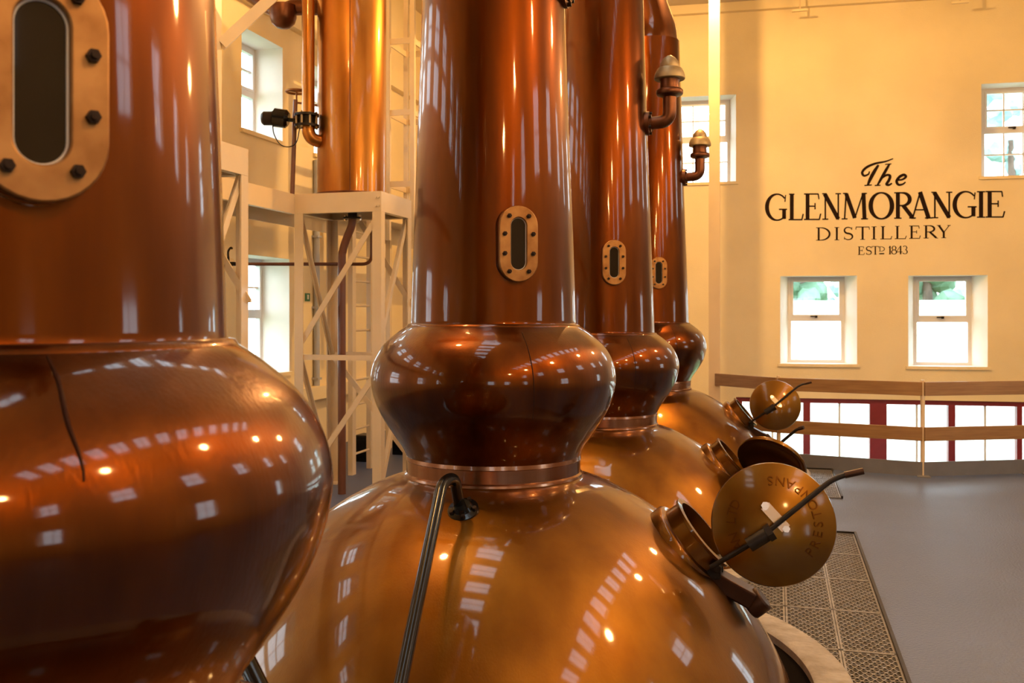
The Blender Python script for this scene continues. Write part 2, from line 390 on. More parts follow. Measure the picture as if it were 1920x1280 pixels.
# ------------------------------------------------------------------ lettering on the end wall
def arc(cx, cy, rx, ry, a0, a1, n=20): return [(cx + rx * math.cos(math.radians(a0 + (a1 - a0) * i / n)), cy + ry * math.sin(math.radians(a0 + (a1 - a0) * i / n))) for i in range(n + 1)]
TK, TN = .14, .058
def rnd(pts, cx, cy, tk=TK, tn=TN, side=None):       # stroke with thick flanks and thin crown
    out = []
    for x, y in pts:
        f = abs(x - cx) / max(1e-6, max(abs(q[0] - cx) for q in pts)); out.append(tn + (tk - tn) * f ** 1.5)
    return out
def ser(x, y, h=.17): return ([(x - h, y), (x + h, y)], .045)
def glyph(c):
    b, t = .022, .978
    if c == 'G':
        p = arc(.54, .5, .47, .49, 42, 318, 28); return [(p, [TN + (TK + .01 - TN) * max(0, (.54 - x) / .47) ** 1.2 for x, y in p]), ([(.86, .06), (.86, .42)], TK), ([(.62, .42), (1.0, .42)], .05), ([(.9, .70), (.93, .96)], .04)]
    if c == 'L': return [([(.26, 0), (.26, 1)], TK), ser(.26, t), ([(.06, b), (.92, b)], .05), ([(.88, b), (.97, .24)], .05)]
    if c == 'E': return [([(.24, 0), (.24, 1)], TK), ([(.04, t), (.86, t)], .05), ([(.84, t), (.88, .78)], .045), ([(.24, .52), (.66, .52)], .05), ([(.66, .40), (.66, .64)], .045), ([(.04, b), (.92, b)], .05), ([(.9, b), (.98, .24)], .05)]
    if c == 'N': return [([(.17, 0), (.17, 1)], .055), ([(.14, .97), (.86, .03)], TK + .01), ([(.86, 0), (.86, 1)], .055), ([(0, t), (.24, t)], .045), ser(.17, b, .16), ser(.86, t, .15)]
    if c == 'M': return [([(.12, 0), (.18, 1)], .055), ([(.18, .97), (.50, .05)], TK), ([(.50, .05), (.80, .98)], .05), ([(.82, 1), (.86, 0)], TK), ser(.12, b, .11), ser(.86, b, .13), ([(.06, t), (.22, t)], .045), ([(.78, t), (.95, t)], .045)]
    if c == 'O':
        p = arc(.5, .5, .46, .49, 0, 360, 40); return [(p, rnd(p, .5, .5, TK + .02))]
    if c == 'R':
        p = [(.2, .975)] + arc(.42, .735, .36, .24, 90, -90, 14) + [(.2, .495)]
        return [([(.2, 0), (.2, 1)], TK), (p, [TN + (TK - TN) * max(0, (x - .42) / .36) for x, y in p]), ([(.46, .5), (.92, .04)], TK), ser(.2, b, .18), ([(.02, t), (.2, t)], .045), ([(.86, b), (1.04, b)], .045)]
    if c == 'A': return [([(.14, 0), (.48, 1)], .055), ([(.47, 1), (.86, 0)], TK + .01), ([(.24, .33), (.72, .33)], .05), ser(.14, b, .15), ser(.86, b, .17)]
    if c == 'I': return [([(.5, 0), (.5, 1)], ('abs', TK)), ([(0, b), (1, b)], .045), ([(0, t), (1, t)], .045)]
    if c == 'D':
        p = [(.1, .975)] + arc(.34, .5, .60, .475, 90, -90, 18) + [(.1, .025)]
        return [([(.2, 0), (.2, 1)], TK), (p, [TN + (TK - TN) * max(0, (x - .34) / .6) for x, y in p]), ([(.02, b), (.2, b)], .045), ([(.02, t), (.2, t)], .045)]
    if c == 'S':
        p = arc(.50, .74, .38, .235, 35, 250, 14) + arc(.50, .26, .42, .235, 80, -145, 14); return [(p, [.06 + .075 * math.sin(math.pi * i / (len(p) - 1)) ** 2 for i in range(len(p))]), ([(.84, .78), (.86, .97)], .045), ([(.12, .03), (.13, .24)], .045)]
    if c == 'T': return [([(.5, 0), (.5, 1)], TK), ([(.02, t), (.98, t)], .055), ser(.5, b), ([(.03, t), (.0, .78)], .045), ([(.97, t), (1.0, .78)], .045)]
    if c == 'Y': return [([(.14, .98), (.5, .44)], TK), ([(.9, .98), (.5, .44)], .055), ([(.5, 0), (.5, .48)], TK), ser(.5, b), ser(.14, t, .14), ser(.88, t, .12)]
    if c == '1': return [([(.5, 0), (.5, 1)], ('abs', TK)), ([(.05, .8), (.5, .98)], .05), ([(.1, b), (.9, b)], .045)]
    if c == '8':
        p = arc(.5, .75, .33, .23, 0, 360, 20); q = arc(.5, .27, .42, .25, 0, 360, 20); return [(p, rnd(p, .5, .75, .11)), (q, rnd(q, .5, .27, .12))]
    if c == '4': return [([(.68, 0), (.68, 1)], TK), ([(.66, .98), (.06, .3)], .05), ([(.04, .28), (.98, .28)], .06)]
    if c == '3':
        p = arc(.42, .75, .36, .23, 150, -80, 14); q = arc(.42, .27, .44, .25, 80, -150, 14); return [(p, rnd(p, .42, .75, .11)), (q, rnd(q, .42, .27, .12))]
SD = -0.006
def stroke(pts, wd):                                 # pts in picture pixels -> ribbon lying on the wall
    q = [on_wall(x, y) for x, y in pts]; n = len(q); L, R = [], []
    closed = n > 3 and (Vector(q[0]) - Vector(q[-1])).length < 1e-4
    for i in range(n):
        if closed: a, b = Vector(q[(i - 1) % (n - 1)]), Vector(q[(i + 1) % (n - 1)])
        else: a, b = Vector(q[max(0, i - 1)]), Vector(q[min(n - 1, i + 1)])
        d = (b - a).normalized(); nn = Vector((-d.y, d.x)) * wd[i] / 2; c = Vector(q[i]); L.append(c + nn); R.append(c - nn)
    V = [wall_pt(p.x, p.y, dd) for dd in (SD, -.001) for p in L + R]; Fc = []
    for i in range(n - 1): Fc += [(i, i + 1, n + i + 1, n + i), (2 * n + i, 3 * n + i, 3 * n + i + 1, 2 * n + i + 1), (i, 2 * n + i, 2 * n + i + 1, i + 1), (n + i, n + i + 1, 3 * n + i + 1, 3 * n + i)]
    Fc += [(0, n, 3 * n, 2 * n), (n - 1, 3 * n - 1, 4 * n - 1, 2 * n - 1)]
    return V, Fc
PXM = 16.6 / F                                       # metres per picture pixel on the wall
sign = thing('wall_lettering', 'dark serif distillery name lettering painted across the cream end wall', 'lettering', wall_pt(on_wall(1660, 400)[0], on_wall(1660, 480)[1], 0))
def zp(x, y): return 1400 + x / 3.692, 280 + y / 3.692
def word(pname, letters, base, cap):                 # letters: (char, x0, x1); base: y at x -> baseline
    for c, x0, x1 in letters:
        ms = []
        for pts, wd in glyph(c):
            pp = [zp(x0 + (x1 - x0) * u, base((x0 + x1) / 2) - cap * v) for u, v in pts]
            if isinstance(wd, tuple): wd = wd[1]
            wl_ = wd if isinstance(wd, list) else [wd] * len(pp)
            ms.append(stroke(pp, [k * cap / 3.692 * PXM for k in wl_]))
        obj('letter', join(*ms), 'letter_paint', sign)
b1 = lambda x: 492 - (x - 200) * 20 / 1500
word('name', [('G', 130, 280), ('L', 283, 395), ('E', 392, 515), ('N', 522, 652), ('M', 655, 842), ('O', 852, 1012), ('R', 1018, 1160), ('A', 1126, 1282), ('N', 1278, 1422), ('G', 1428, 1592), ('I', 1594, 1650), ('E', 1648, 1788)], b1, 184)
b2 = lambda x: 631 - (x - 480) * 18 / 930
word('line', [('D', 478, 580), ('I', 608, 640), ('S', 668, 738), ('T', 755, 850), ('I', 864, 898), ('L', 920, 1008), ('L', 1020, 1108), ('E', 1122, 1204), ('R', 1222, 1320), ('Y', 1316, 1412)], b2, 90)
b3 = lambda x: 730 - (x - 770) * 6 / 350
word('estd', [('E', 768, 816), ('S', 824, 866), ('T', 866, 915), ('1', 982, 1002), ('8', 1000, 1040), ('4', 1034, 1080), ('3', 1080, 1116)], b3, 58)
word('estd', [('D', 914, 956)], lambda x: 706, 34)
obj('letter', stroke([zp(918, 722), zp(952, 721)], [.02, .02]), 'letter_paint', sign)
# the slanted script word above the name
cs = 1 / 3.692 * PXM
def script(strokes):
    ms = []
    for pts, wd in strokes:
        q = spline([(x, y, 0) for x, y in pts], 6); n = len(q)
        ws = [wd[0] + (wd[1] - wd[0]) * math.sin(math.pi * i / (n - 1)) for i in range(n)] if isinstance(wd, tuple) else [wd] * n
        ms.append(stroke([zp(p.x, p.y) for p in q], [k * cs for k in ws]))
    obj('letter', join(*ms), 'letter_paint', sign)
script([([(1014, 64), (960, 84), (890, 98), (830, 124), (800, 158), (812, 182), (842, 172), (850, 152)], (7, 17)), ([(912, 108), (885, 150), (858, 200), (838, 246)], (14, 24)), ([(815, 250), (866, 246)], 8)])
script([([(988, 102), (966, 140), (935, 195), (905, 248)], (12, 20)), ([(958, 104), (1002, 100)], 7), ([(886, 250), (926, 248)], 8), ([(930, 204), (968, 178), (992, 184), (984, 214), (968, 240), (985, 246), (1006, 234)], (10, 19))])
script([([(1042, 214), (1078, 208), (1102, 190), (1088, 176), (1058, 190), (1038, 220), (1050, 244), (1078, 242), (1100, 226)], (9, 19))])

# ------------------------------------------------------------------ stills
NECK = [(.462, 1.86), (.452, 1.875), (.450, 1.90), (.447, 2.0), (.435, 2.35), (.420, 2.75), (.405, 3.15), (.390, 3.60), (.372, 4.2), (.355, 4.8), (.34, 5.35)]
BALL = spline([(p[0], p[1], 0) for p in [(.455, 1.878), (.485, 1.862), (.535, 1.825), (.60, 1.765), (.645, 1.69), (.665, 1.615), (.661, 1.54), (.636, 1.45), (.596, 1.37), (.545, 1.292), (.497, 1.222), (.472, 1.17)]], 6)
BALL = [(p.x, p.y) for p in BALL]
POT = spline([(p[0], p[1], 0) for p in [(.475, 1.07), (.50, 1.057), (.56, 1.04), (.66, 1.0), (.86, .89), (1.05, .745), (1.22, .57), (1.38, .37), (1.50, .175), (1.575, 0.0), (1.605, -.2), (1.61, -.5)]], 6)
POT = [(p.x, p.y) for p in POT] + [(1.61, LOWER)]
def prof_r(prof, z):
    for (r0, z0), (r1, z1) in zip(prof[:-1], prof[1:]):
        if min(z0, z1) <= z <= max(z0, z1) and z0 != z1: return r0 + (r1 - r0) * (z - z0) / (z1 - z0)
    return prof[-1][0]
def seam(prof, az0, az1, z0, z1, r, wig=0.0):        # weld line climbing a turned surface
    pts = []
    for i in range(25):
        t = i / 24; z = z0 + (z1 - z0) * t; a = az0 + (az1 - az0) * t + wig * math.sin(t * 9); rr = prof_r(prof, z) + .0005
        pts.append(Vector((rr * math.cos(a), rr * math.sin(a), z)))
    return tube(pts, [r * (.45 + .55 * math.sin(math.pi * min(1, .08 + k / 24))) for k in range(25)], 6)
def text_mesh(ch, size, depth):
    key = (ch, size)
    if key in ME_CACHE: return ME_CACHE[key]
    cu = bpy.data.curves.new('t', 'FONT'); cu.body = ch; cu.size = size; cu.extrude = depth; cu.align_x = 'CENTER'; cu.resolution_u = 3
    o = bpy.data.objects.new('t', cu); COL.objects.link(o)
    dg = bpy.context.evaluated_depsgraph_get(); me = o.evaluated_get(dg).to_mesh()
    r = ([v.co.copy() for v in me.vertices], [tuple(p.vertices) for p in me.polygons])
    o.evaluated_get(dg).to_mesh_clear(); bpy.data.objects.remove(o); bpy.data.curves.remove(cu)
    ME_CACHE[key] = r; return r
LIDR = .292
def lid_z(r): return .012 + .062 * (1 - (r / LIDR) ** 2)
def make_lid(still, M, lever, letters, roll):
    """the hatch lid: shallow dome, local z outwards"""
    T = Matrix.Translation(WORLD[still.name]) @ M
    prof = [(.001, lid_z(0))] + [(LIDR * k / 10, lid_z(LIDR * k / 10)) for k in range(1, 11)] + [(LIDR + .004, 0.0), (LIDR - .004, -.016), (LIDR - .03, -.014)] + [(LIDR * k / 8 * .88, lid_z(LIDR * k / 8) - .022) for k in range(7, 0, -1)] + [(.001, lid_z(0) - .022)]
    lid = obj('hatch_lid', xf(lathe(prof, 64), T), 'lid_copper', still, smooth=45)
    if letters:
        def ring_text(txt, a_start, a_step, sgn):
            for i, ch in enumerate(txt):
                if ch == ' ': continue
                a = a_start + sgn * a_step * i; r = LIDR * .70
                base = text_mesh(ch, .066, .0025)
                rot = a + math.radians(90) if sgn > 0 else a - math.radians(90)
                rr = r + (.024 if sgn > 0 else -.024)
                L = Matrix.Translation((rr * math.cos(a), rr * math.sin(a), lid_z(r) + .001)) @ Matrix.Rotation(rot, 4, 'Z')
                tilt = Matrix.Rotation(math.atan(2 * .062 * r / LIDR ** 2), 4, Vector((-math.sin(a), math.cos(a), 0)))
                c = Vector((r * math.cos(a), r * math.sin(a), lid_z(r)))
                obj('letter', xf(base, T @ Matrix.Translation(c) @ tilt @ Matrix.Translation(-c) @ L), 'lid_letter', lid)
        ring_text('PRESTONPANS', math.radians(-38), math.radians(13.2), 1)
        ring_text('AN LTD', math.radians(212), math.radians(11.5), -1)
    # lever bar across the lid with its screw boss, in the lid's plane
    h0, bs, e0, e1 = lever; zb = lid_z(0) + .05
    pt = lambda p, z: T @ Vector((p[0], p[1], z))
    lv = obj('lever_bar', tube(bend([pt(h0, .03), pt(bs, zb), pt(e0, zb + .02), pt(e1, zb + .03)], .06), .0125, 12), 'dark_iron', still, smooth=60)
    obj('lever_grip', tube([pt([e0[k] + (e1[k] - e0[k]) * .35 for k in (0, 1)], zb + .024), pt(e1, zb + .03)], .016, 12), 'dark_copper', lv, smooth=60)
    d = (Vector(bs) - Vector(h0)).normalized()
    a, b = Vector(bs) - d * .05, Vector(bs) + d * .05
    obj('screw_boss', join(tube([pt(a, zb - .004), pt(b, zb + .004)], .034, 20), tube([pt(b, zb + .004), pt(b + d * .03, zb + .006)], .042, 6), rod(pt(bs, lid_z(.1) - .01), pt(bs, zb), .022)), 'dark_iron', still, smooth=50)
    q = Vector((-.045, .085)); r = Vector((.05, -.02))
    obj('lid_bracket', join(bar(pt(q, lid_z(.1) + .008), pt(r, lid_z(.05) + .012), .05, .018, up=T.to_3x3() @ Vector((0, 0, 1))), rod(pt(q, lid_z(.1)), pt(q, lid_z(.1) + .035), .02, 6), rod(pt(r, lid_z(.05)), pt(r, lid_z(.05) + .03), .018, 6)), 'steel_bright', still, smooth=40)
    return lid
def make_still(i, label, dz, gaz, gz, lid_kind, valve, pipe):
    """a pot still: straight neck, boil ball, collar and pot; sight glass, manway with lid, relief valve"""
    base = Vector((STX, STY[i], 0)); st = thing('pot_still', label, 'still', base)
    W = lambda m: shift(m, base)
    up = lambda pr: [(r, z + dz) for r, z in pr]
    neck = up(NECK); top = neck[-1]
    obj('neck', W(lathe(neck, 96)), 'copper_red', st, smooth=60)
    sw = spline([(0, 0, top[1]), (0, 0, top[1] + .25), (-.18, 0, top[1] + .75), (-.75, 0, top[1] + 1.02), (-1.6, .05, top[1] + .95), (-2.7, .4, top[1] + .72)], 5)
    obj('swan_neck', W(tube(sw, [max(.17, top[0] - .014 * k) for k in range(len(sw))], 32)), 'copper_red', st, smooth=60)
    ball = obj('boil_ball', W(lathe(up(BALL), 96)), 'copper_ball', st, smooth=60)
    obj('neck_weld', W(lathe([(.452, 1.884 + dz), (.468, 1.880 + dz), (.474, 1.868 + dz), (.466, 1.858 + dz)], 96)), 'copper_ball', st, smooth=60)
    z1, z0 = 1.175 + dz, 1.066 + dz
    obj('collar', W(lathe([(.462, z1 + .004), (.476, z1), (.478, z1 - .02), (.474, z1 - .024), (.474, z0 + .02), (.484, z0 + .012), (.486, z0), (.476, z0 - .008)], 96)), 'copper_collar', st, smooth=40)
    pot = [(r, z + dz * max(0, min(1, (z + .2) / 1.0)) if z < 1.0 else z + dz) for r, z in POT]
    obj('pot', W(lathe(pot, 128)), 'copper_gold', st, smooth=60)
    # sight glass: stadium plate on a raised seat
    d = Vector((math.sin(gaz), -math.cos(gaz), 0)); rn = prof_r(neck, gz); c = base + d * (rn + .015) + Vector((0, 0, gz))
    M = at(c, d)
    obj('sight_seat', xf(ring_prism(stadium(.103, .193, 16), stadium(.04, .13, 16), -.08, .008), M), 'copper_red', st, smooth=40)
    pl = obj('sight_plate', xf(ring_prism(stadium(.100, .190, 16), stadium(.041, .131, 16), .008, .034), M), 'bronze', st, smooth=40, bevel=.004)
    obj('glass', xf(prism(stadium(.039, .129, 16), .002, .016), M), 'sight_glass', pl, smooth=40)
    obj('gasket', xf(ring_prism(stadium(.0415, .1315, 16), stadium(.0375, .1275, 16), .004, .020), M), 'gasket', pl, smooth=40)
    for x, y in [(sx * a, sy * b) for a, b in ((.0505, .138), (.0735, .049)) for sx in (-1, 1) for sy in (-1, 1)]:
        hexa = [(x + .0115 * math.cos(math.pi * k / 3), y + .0115 * math.sin(math.pi * k / 3)) for k in range(6)]
        rodv = [(x + .006 * math.cos(math.pi * k / 5), y + .006 * math.sin(math.pi * k / 5)) for k in range(10)]
        obj('bolt', xf(join(prism(hexa, .034, .046), prism(rodv, .046, .054)), M), 'bolt_dark', pl)
    # manway collar pointing across the walkway (+X)
    ax = Vector((.77, 0, .64)); mb = base + Vector((1.035, 0, .735 + dz)); mt = mb + ax * .125
    T = at(mb, ax, (0, 1, 0))
    mw = obj('manway', xf(lathe([(.235, -.10), (.235, .018), (.225, .03), (.20, .032), (.195, .035), (.192, .105), (.205, .11), (.207, .125), (.176, .127), (.174, .10), (.172, -.12)], 48), T), 'copper_gold', st, smooth=40)
    obj('manway_interior', xf(lathe([(.172, -.06), (.12, -.10), (.001, -.11)], 32), T), 'shade_black', mw, smooth=40)  # black dish painted in for the shade inside the opening
    hg = base + Vector((1.225, -.06, .64 + dz))
    obj('hinge_block', join(bar(hg + Vector((-.04, -.07, 0)), hg + Vector((-.04, .07, 0)), .075, .07), rod(hg + Vector((-.02, -.11, .03)), hg + Vector((-.02, .11, .03)), .022), bar(hg + Vector((-.04, 0, .0)), mb + ax * .05 + Vector((.11, 0, -.13)), .09, .06)), 'dark_iron', st, bevel=.006)
    # clamp arm lying down the shoulder below the hinge
    tg = Vector((.62, 0, -.78)); a0 = hg + Vector((-.06, 0, -.03)); pts = [a0, a0 + tg * .10 + Vector((.03, 0, .015)), a0 + tg * .21 + Vector((.085, 0, .055)), a0 + tg * .29 + Vector((.12, 0, .06))]
    obj('clamp_arm', join(bar(pts[0], pts[2], .13, .085, up=(.78, 0, .62)), xf(lathe([(.001, -.048), (.06, -.048), (.064, -.035), (.064, .035), (.06, .048), (.001, .048)], 24), at(pts[2] + tg * .02, (.78, 0, .62)))), 'dark_copper', st, bevel=.01, smooth=40)
    if lid_kind == 'open':
        n = Vector((.10, -.97, .20)); lc = Vector((1.475, -.20, .915 + dz))
        make_lid(st, at(lc, n), ((-.300, -.215), (-.085, -.075), (.270, .225), (.400, .258)), i == 1, 0)
    elif lid_kind == 'tipped':
        n = Vector((.30, .72, .62)); lc = Vector((1.45, -.14, .80 + dz))
        make_lid(st, at(lc, n), ((.26, -.20), (.02, .03), (-.24, .27), (-.30, .29)), False, 0)
    # relief valve: flange, elbow, cup and beehive cap
    if valve:
        zf = 3.58 + valve; rn = prof_r(neck, zf); vd = Vector((1, .02, 0)).normalized()
        f0 = base + vd * rn + Vector((0, 0, zf)); ve = base + vd * .585
        vf = obj('valve_flange', xf(join(lathe([(.001, -.02), (.105, -.02), (.105, .022), (.075, .028), (.075, .04), (.001, .04)], 32)), at(f0, vd)), 'copper_dull', st, smooth=40)
        for k in range(6):
            a = math.pi * k / 3 + .5; obj('bolt', xf(rod((.09 * math.cos(a), .09 * math.sin(a), .018), (.09 * math.cos(a), .09 * math.sin(a), .045), .012, 6), at(f0, vd)), 'bolt_dark', vf)
        ctr = bend([f0 + vd * .02, Vector((ve.x, ve.y, zf + .01)), Vector((ve.x, ve.y, zf + .26))], .17, 10)
        obj('valve_elbow', tube(ctr, [.055 + .006 * k / len(ctr) for k in range(len(ctr))], 24), 'copper_dull', st, smooth=60)
        V0 = Vector((ve.x, ve.y, zf + .24))
        obj('valve_cup', shift(lathe([(.06, -.02), (.112, 0), (.118, .012), (.118, .038), (.108, .05), (.085, .055), (.082, .11), (.095, .15), (.001, .15)], 40), V0), 'copper_dull', st, smooth=40)
        obj('valve_cap', shift(lathe([(.001, .135), (.13, .135), (.136, .142), (.134, .165), (.125, .195), (.108, .228), (.100, .236), (.084, .240), (.086, .262), (.074, .295), (.050, .325), (.026, .340), (.018, .346), (.001, .350)], 40), V0), 'bronze_pale', st, smooth=40)
    if i == 0:
        sm = obj('seam', W(seam(BALL, *SEAM1, .0040, .005)), 'seam_dark', st, smooth=60)
    else:
        az = math.radians(-90 + 15.4 + 17); obj('seam', W(seam(up(BALL), az, az + .03, 1.845 + dz, 1.42 + dz, .0030)), 'seam_dark', st, smooth=60)
    return st
# weld line of the nearest still, from where it shows on the ball
def az_on(prof, st_y, px, py):                       # azimuth and height where the sight line meets the turned surface
    o = Vector((0, 0, CH)); d = (P(px, py, 1.0) - o).normalized(); t = .2
    while t < 4:
        p = o + d * t; q = p - Vector((STX, st_y, 0))
        if BALL[-1][1] < p.z < BALL[0][1] and math.hypot(q.x, q.y) < prof_r(prof, p.z): return math.atan2(q.y, q.x), p.z
        t += .002
    return -1.2, 1.7
A0, A1 = az_on(BALL, STY[0], 88, 668), az_on(BALL, STY[0], 155, 902)
SEAM1 = (A0[0], A1[0], A0[1], A1[1])
R_ = math.radians
still1 = make_still(0, 'nearest copper pot still, cut off by the left edge, with its large sight glass', 0, R_(53), 1.93 + .365, 'none', 0, None)
still2 = make_still(1, 'second copper pot still, whole boil ball and pot in view, black pipe on its shoulder', 0, R_(31.6), 1.93 + .354, 'open', .10, None)
still3 = make_still(2, 'third copper pot still, between the second and the farthest, larger beehive valve on its neck', -.11, R_(21), 1.93 + .443, 'tipped', .04, None)
still4 = make_still(3, 'farthest copper pot still, against the end wall, smaller beehive valve before the window', -.05, R_(17), 1.93 + .50, 'open', .04, None)
kl = ['round pale stone kerb around the foot of the nearest still', 'round pale stone kerb around the foot of the second still', 'round pale stone kerb around the foot of the third still', 'round pale stone kerb around the foot of the farthest still']
for y, lb in zip(STY, kl):                           # the kerb stands on the walkway side only
    kv = []; n = 60; pr = [(1.68, -.12), (1.68, .045), (1.70, .06), (1.865, .06), (1.88, .045), (1.88, 0.0), (1.75, -.12)]
    for k in range(n + 1):
        t = math.radians(-62 + (124 if y < 11 else 76) * k / n); kv += [Vector((STX + r * math.cos(t), y + r * math.sin(t), z)) for r, z in pr]
    q = len(pr); kf = [(k * q + j, k * q + (j + 1) % q, (k + 1) * q + (j + 1) % q, (k + 1) * q + j) for k in range(n) for j in range(q)] + [tuple(range(q)), tuple(n * q + j for j in range(q))]
    kr = tag(obj('kerb_ring', (kv, kf), 'stone', None, smooth=40, loc=(STX, y, 0)), lb, 'kerb', 'stone kerbs around the stills')
    arc_ = [math.radians(-62 + (124 if y < 11 else 76) * k / 40) for k in range(41)]
    obj('gap_shade', prism([(STX + 1.679 * math.cos(t), y + 1.679 * math.sin(t)) for t in arc_] + [(STX + 1.622 * math.cos(t), y + 1.622 * math.sin(t)) for t in arc_[::-1]], -.10, -.07), 'shade_black', kr)  # added dark strip, stands in for the shade between pot and kerb
# black pipes over the pots
pf = P(862, 952, 4.60)
ends = [pf, pf + Vector((-.01, -.02, .15)), P(836, 897, 4.42), P(818, 945, 4.34), P(752, 1280, 3.62), P(725, 1420, 3.35)]
bp = thing('drain_pipe', 'glossy black steel pipe leaning down the front of the second still', 'pipe', pf)
obj('pipe', tube(bend([ends[0], P(852, 893, 4.50), P(829, 905, 4.40), ends[4], ends[5]], .07, 8), .0275, 20), 'black_steel', bp, smooth=60)
fl = obj('flange', xf(lathe([(.001, -.03), (.075, -.03), (.078, .0), (.075, .022), (.05, .03), (.04, .05), (.001, .05)], 28), at(pf + Vector((.02, 0, -.02)), (0.0, -.55, .83))), 'black_steel', bp, smooth=40)
for k in range(5):
    a = 2 * math.pi * k / 5; obj('bolt', xf(rod((.06 * math.cos(a), .06 * math.sin(a), .015), (.06 * math.cos(a), .06 * math.sin(a), .04), .011, 6), at(pf + Vector((.02, 0, -.02)), (0, -.55, .83))), 'bolt_dark', fl)
q0, q1 = P(455, 1225, 2.72), P(492, 1300, 2.62)
dq = (q1 - q0).normalized(); 
bp2 = thing('drain_pipe', 'short black pipe end showing under the boil ball of the nearest still', 'pipe', q0 - dq * .1)
obj('pipe', tube(bend([q0 - dq * .10 + Vector((0, 0, -.02)), q0, q1, q1 + dq * .5], .05), .027, 20), 'black_steel', bp2, smooth=60)
obj('flange', xf(lathe([(.001, -.02), (.05, -.02), (.05, .02), (.001, .02)], 24), at(q0 - dq * .09 + Vector((0, 0, -.02)), dq)), 'black_steel', bp2, smooth=40)

# ------------------------------------------------------------------ floor gratings
def clip_circles(p, q, r):                           # parts of a segment outside the kerbs
    ts = [0.0, 1.0]
    d = q - p
    for y in STY:
        o = p - Vector((STX, y)); a = d.dot(d); b = 2 * o.dot(d); c = o.dot(o) - r * r; D = b * b - 4 * a * c
        if D > 0: ts += [t for t in ((-b - D ** .5) / 2 / a, (-b + D ** .5) / 2 / a) if 0 < t < 1]
    ts.sort(); out = []
    for t0, t1 in zip(ts[:-1], ts[1:]):
        m_ = p + d * ((t0 + t1) / 2)
        if t1 - t0 > 1e-3 and all((m_ - Vector((STX, y))).length > r for y in STY): out.append((p + d * t0, p + d * t1))
    return out
def clip_rect(p, d, x0, x1, y0, y1):
    t0, t1 = -9, 9
    for o, dd, lo, hi in ((p.x, d.x, x0, x1), (p.y, d.y, y0, y1)):
        if abs(dd) < 1e-6:
            if not lo <= o <= hi: return None
        else:
            a, b = sorted(((lo - o) / dd, (hi - o) / dd)); t0, t1 = max(t0, a), min(t1, b)
    return (p + d * t0, p + d * t1) if t1 - t0 > .01 else None
def grating(label, xs, ys):
    g = thing('floor_grating', label, 'grating', ((xs[0] + xs[-1]) / 2, ys[0], 0), 'cast gratings beside the stills')
    for x0, x1 in zip(xs[:-1], xs[1:]):
        for y0, y1 in zip(ys[:-1], ys[1:]):
            ms = []; e = .0008; a0, a1, c0, c1 = x0 + e, x1 - e, y0 + e, y1 - e; pit = .0445
            def seg(p, q, wd, h):
                for u, v in clip_circles(Vector(p), Vector(q), 1.885):
                    if (v - u).length > .006: ms.append(bar((u.x, u.y, .004 + h / 2), (v.x, v.y, .004 + h / 2), wd, h))
            for p, q in (((a0, c0 + .007), (a1, c0 + .007)), ((a0, c1 - .007), (a1, c1 - .007)), ((a0 + .007, c0), (a0 + .007, c1)), ((a1 - .007, c0), (a1 - .007, c1))): seg(p, q, .012, .010)
            for ang in (0, 60, 120):
                d = Vector((math.cos(R_(ang)), math.sin(R_(ang)))); nn = Vector((-d.y, d.x)); ctr = Vector((.5, 6.0))
                for k in range(-190, 191):
                    s = clip_rect(ctr + nn * (k * pit * .866), d, a0 + .007, a1 - .007, c0 + .007, c1 - .007) if abs((Vector(((a0 + a1) / 2, (c0 + c1) / 2)) - ctr).dot(nn) - k * pit * .866) < .5 else None
                    if s: seg(s[0], s[1], .0055, .006)
            # round studs on the crossings
            if ms:
                nod = []
                for r_ in range(-200, 200):
                    y = 6.0 + r_ * pit * .866
                    if not c0 + .02 < y < c1 - .02: continue
                    for k in range(-60, 60):
                        x = .5 + (k + .5 * (r_ % 2)) * pit
                        if a0 + .02 < x < a1 - .02 and all(math.hypot(x - STX, y - sy) > 1.90 for sy in STY):
                            nod.append(prism([(x + .0100 * math.cos(math.pi * j / 3), y + .0100 * math.sin(math.pi * j / 3)) for j in range(6)], .004, .0115))
                obj('grating_panel', join(*ms, *nod), 'grate_iron', g)
    tr = []
    obj('recess_shade', box(xs[0], xs[-1], ys[0], ys[-1], .0006, .0035), 'shade_black', g)  # black sheet in place of a recess, paints the shade under the bars
    fr = [bar((xs[-1] + .01, ys[0], .015), (xs[-1] + .01, ys[-1] + .02, .015), .02, .03), bar((max(xs[0], .0), ys[-1] + .01, .015), (xs[-1] + .02, ys[-1] + .01, .015), .02, .03)]
    obj('edge_frame', join(*fr), 'dark_iron', g)
    return g
gx = [-.545, -.245, .055, .355, .655]
grating('long patterned iron floor grating beside the second and third stills', gx, [8.90 - .775 * k for k in range(7, -1, -1)])
grating('small distant iron floor grating at the foot of the railing beside the farthest still', gx, [10.63 + .62 * k for k in range(0, 4)])

